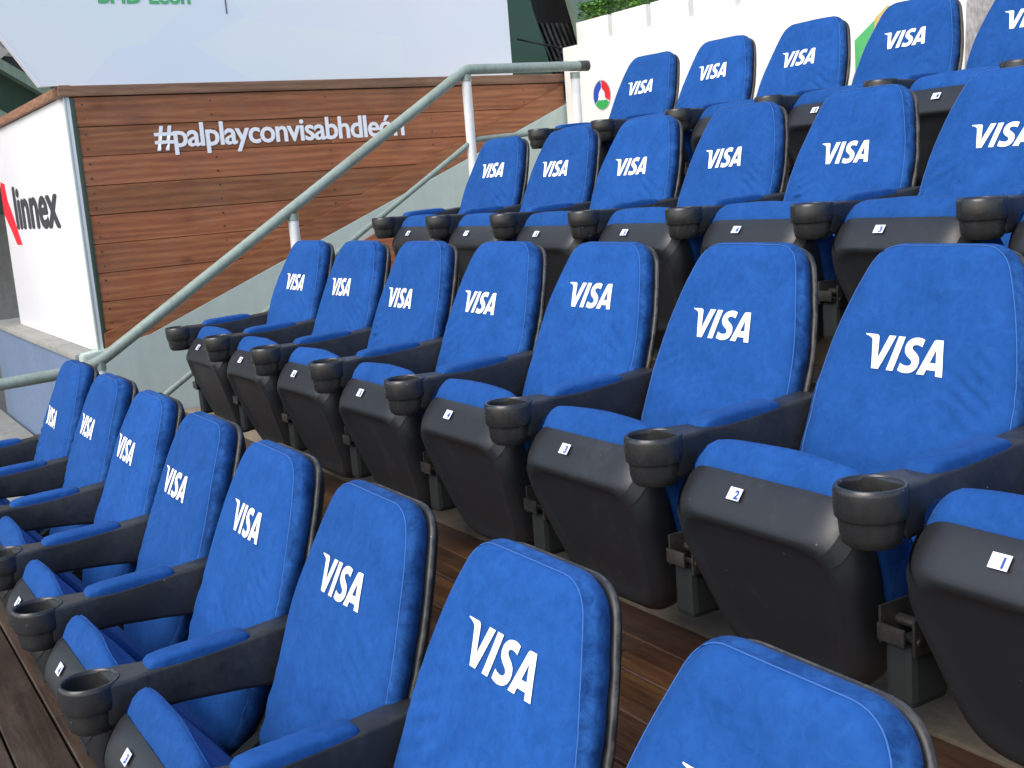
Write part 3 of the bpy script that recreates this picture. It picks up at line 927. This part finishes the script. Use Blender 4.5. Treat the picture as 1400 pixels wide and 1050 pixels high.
# printed graphic further along the wall
gr = empty('wall_graphic', (0, YW - .002, 0))
tag(gr, 'green, yellow and grey printed graphic on the white wall between top row backs', 'poster')
def flat(name, pts, m_, y_=-.002):
    bm = bmesh.new(); bm.faces.new([bm.verts.new((x_, y_, z_)) for x_, z_ in pts]); return mk(name, bm, m_, gr, smooth=False)
flat('green_shape', [(.80, .62), (.95, .62), (1.02, .80), (.93, .98), (.80, .90)], painted('graphic_green', (.06, .38, .14), (.15, .5, .1), .5, 20, 1))
flat('yellow_shape', [(.90, .80), (1.05, .92), (1.13, 1.02), (1.0, 1.03), (.93, .985)], painted('graphic_yellow', (.55, .45, .12), (.5, .3, .12), .5, 20, 1), -.004)
flat('grey_picture', [(1.42, .55), (2.6, .55), (2.6, 1.17), (1.66, 1.17), (1.44, .98)], painted('graphic_grey', (.22, .21, .20), (.5, .48, .48), .6, 26, 1), -.003)

# ------------------------------------------------------------------ stadium structure seen past the board
# girder and cladding glimpsed left of the board
def beam(name, p0, p1, w, h, m_, parent=None):
    p0, p1 = Vector(p0), Vector(p1); d_ = (p1 - p0).normalized()
    s_ = d_.cross(Vector((0, 0, 1))).normalized(); q_ = s_.cross(d_)
    bm = bmesh.new(); rings = []
    for p in (p0, p1): rings.append([p + s_ * a_ * w / 2 + q_ * b_ * h / 2 for a_, b_ in ((-1, -1), (1, -1), (1, 1), (-1, 1))])
    loft(bm, rings); return mk(name, bm, m_, parent, smooth=False)

gd = empty('steel_girder', (-6, 0, 1.5))
tag(gd, 'dark green steel girder glimpsed at the far left between white board and timber cap', 'girder')
def prism_x(name, pts, x0_, x1_, m_, parent):
    bm = bmesh.new(); prism(bm, [(y_, z_ - 1.5) for y_, z_ in pts], 'x', x0_, x1_); return mk(name, bm, m_, parent, smooth=False)
prism_x('web', [(-2.2, 3.03), (.60, 1.12), (.60, .2), (-2.2, .9)], -.10, -.06, M_GREEN, gd)
prism_x('upper_flange', [(-2.2, 3.12), (.62, 1.20), (.60, 1.12), (-2.2, 3.03)], -.2, .12, M_GREENL, gd)
prism_x('lower_flange', [(-2.2, 2.55), (.60, .80), (.60, .70), (-2.2, 2.45)], -.2, .12, M_GREENL, gd)
pan = empty('grandstand_cladding', (-6.6, 0, 1.5))
tag(pan, 'grey and cream stand cladding behind the dark green girder at the far left', 'cladding')
prism_x('grey_panel', [(-6, 6), (2.2, 6), (2.2, -1.2), (-6, -1.2)], -.5, -.4, M_CONCGREY, pan)
prism_x('cream_panel', [(-2.4, 3.55), (.10, 1.83), (-.05, 1.72), (-2.5, 3.2)], -.02, .05, M_CREAM, pan)
prism_x('dark_panel', [(.02, 1.80), (.6, 1.75), (.9, .9), (.0, 1.68)], -.06, .0, M_DARK, pan)

# dark truss end seen between the board and the white back wall
tr = empty('roof_truss', (-5.2, 4.9, 1.2))
tag(tr, 'dark green stand structure with ribbed panel seen between white board and back wall', 'structure')
bm = bmesh.new(); prism(bm, [(-2.5, -2.2), (.30, -2.2), (.20, .25), (.02, .86), (-.6, 3.6), (-2.5, 3.6)], 'x', -.3, -.2); mk('green_plate', bm, M_GREEN2, tr, smooth=False)
bm = bmesh.new(); prism(bm, [(-2.5, -2.2), (3.5, -2.2), (3.5, 2.6), (-2.5, 3.6)], 'x', -.62, -.55); mk('dark_backing', bm, M_DARK, tr, smooth=False)
for k in range(9):
    bm = bmesh.new(); y_ = .02 + k * .062
    prism(bm, [(y_ + .20, .22), (y_ + .225, .22), (y_ + .02, .72), (y_ - .01, .72)], 'x', -.30, -.25)
    mk('rib', bm, M_BRACKET, tr, smooth=False)
for p0, p1, r_ in (((0.05, -.35, .52), (0.05, .55, .36), .010), ((0.05, .12, .40), (0.05, .80, .10), .010), ((0.05, .10, .33), (0.05, .62, .06), .010),
                   ((.02, .02, -.28), (.02, .16, -.08), .016), ((.02, .16, -.08), (.02, .38, -.05), .016), ((.02, -.35, -.1), (.02, -.2, -.4), .014)):
    bm = bmesh.new(); tube(bm, [p0, p1], r_, 8); mk('cable', bm, M_BRACKET, tr, angle=40)
bm = bmesh.new(); prism(bm, [(.95, -2), (1.6, -2), (1.6, 3), (.2, 3), (.38, 1.1), (.48, .75), (.62, .2)], 'x', -.2, -.1); mk('grey_edge_panel', bm, M_GREENL, tr, smooth=False)
# blue-grey seats block far beyond the panel, at the left frame edge
lb = empty('far_stand', (-9, 1.0, -1.5))
tag(lb, 'dark far stand blocks with pale blue panel left of the sponsor panel', 'stand')
bm = bmesh.new(); box(bm, -8, 3, -.2, .4, -1.5, 2.2, .02); mk('dark_block', bm, M_DARK, lb, angle=40)
bm = bmesh.new(); prism(bm, [(-2.9, .1), (-.9, -.7), (-1.3, .2), (-2.4, 1.2)], 'y', -.26, -.20); mk('pale_blue_panel', bm, M_BLUEGREY, lb, smooth=False)
bm = bmesh.new(); prism(bm, [(-2.6, 1.6), (-.6, 1.2), (-.6, .9), (-2.6, 1.1)], 'y', -.27, -.20); mk('white_strip', bm, M_BOARD, lb, smooth=False)
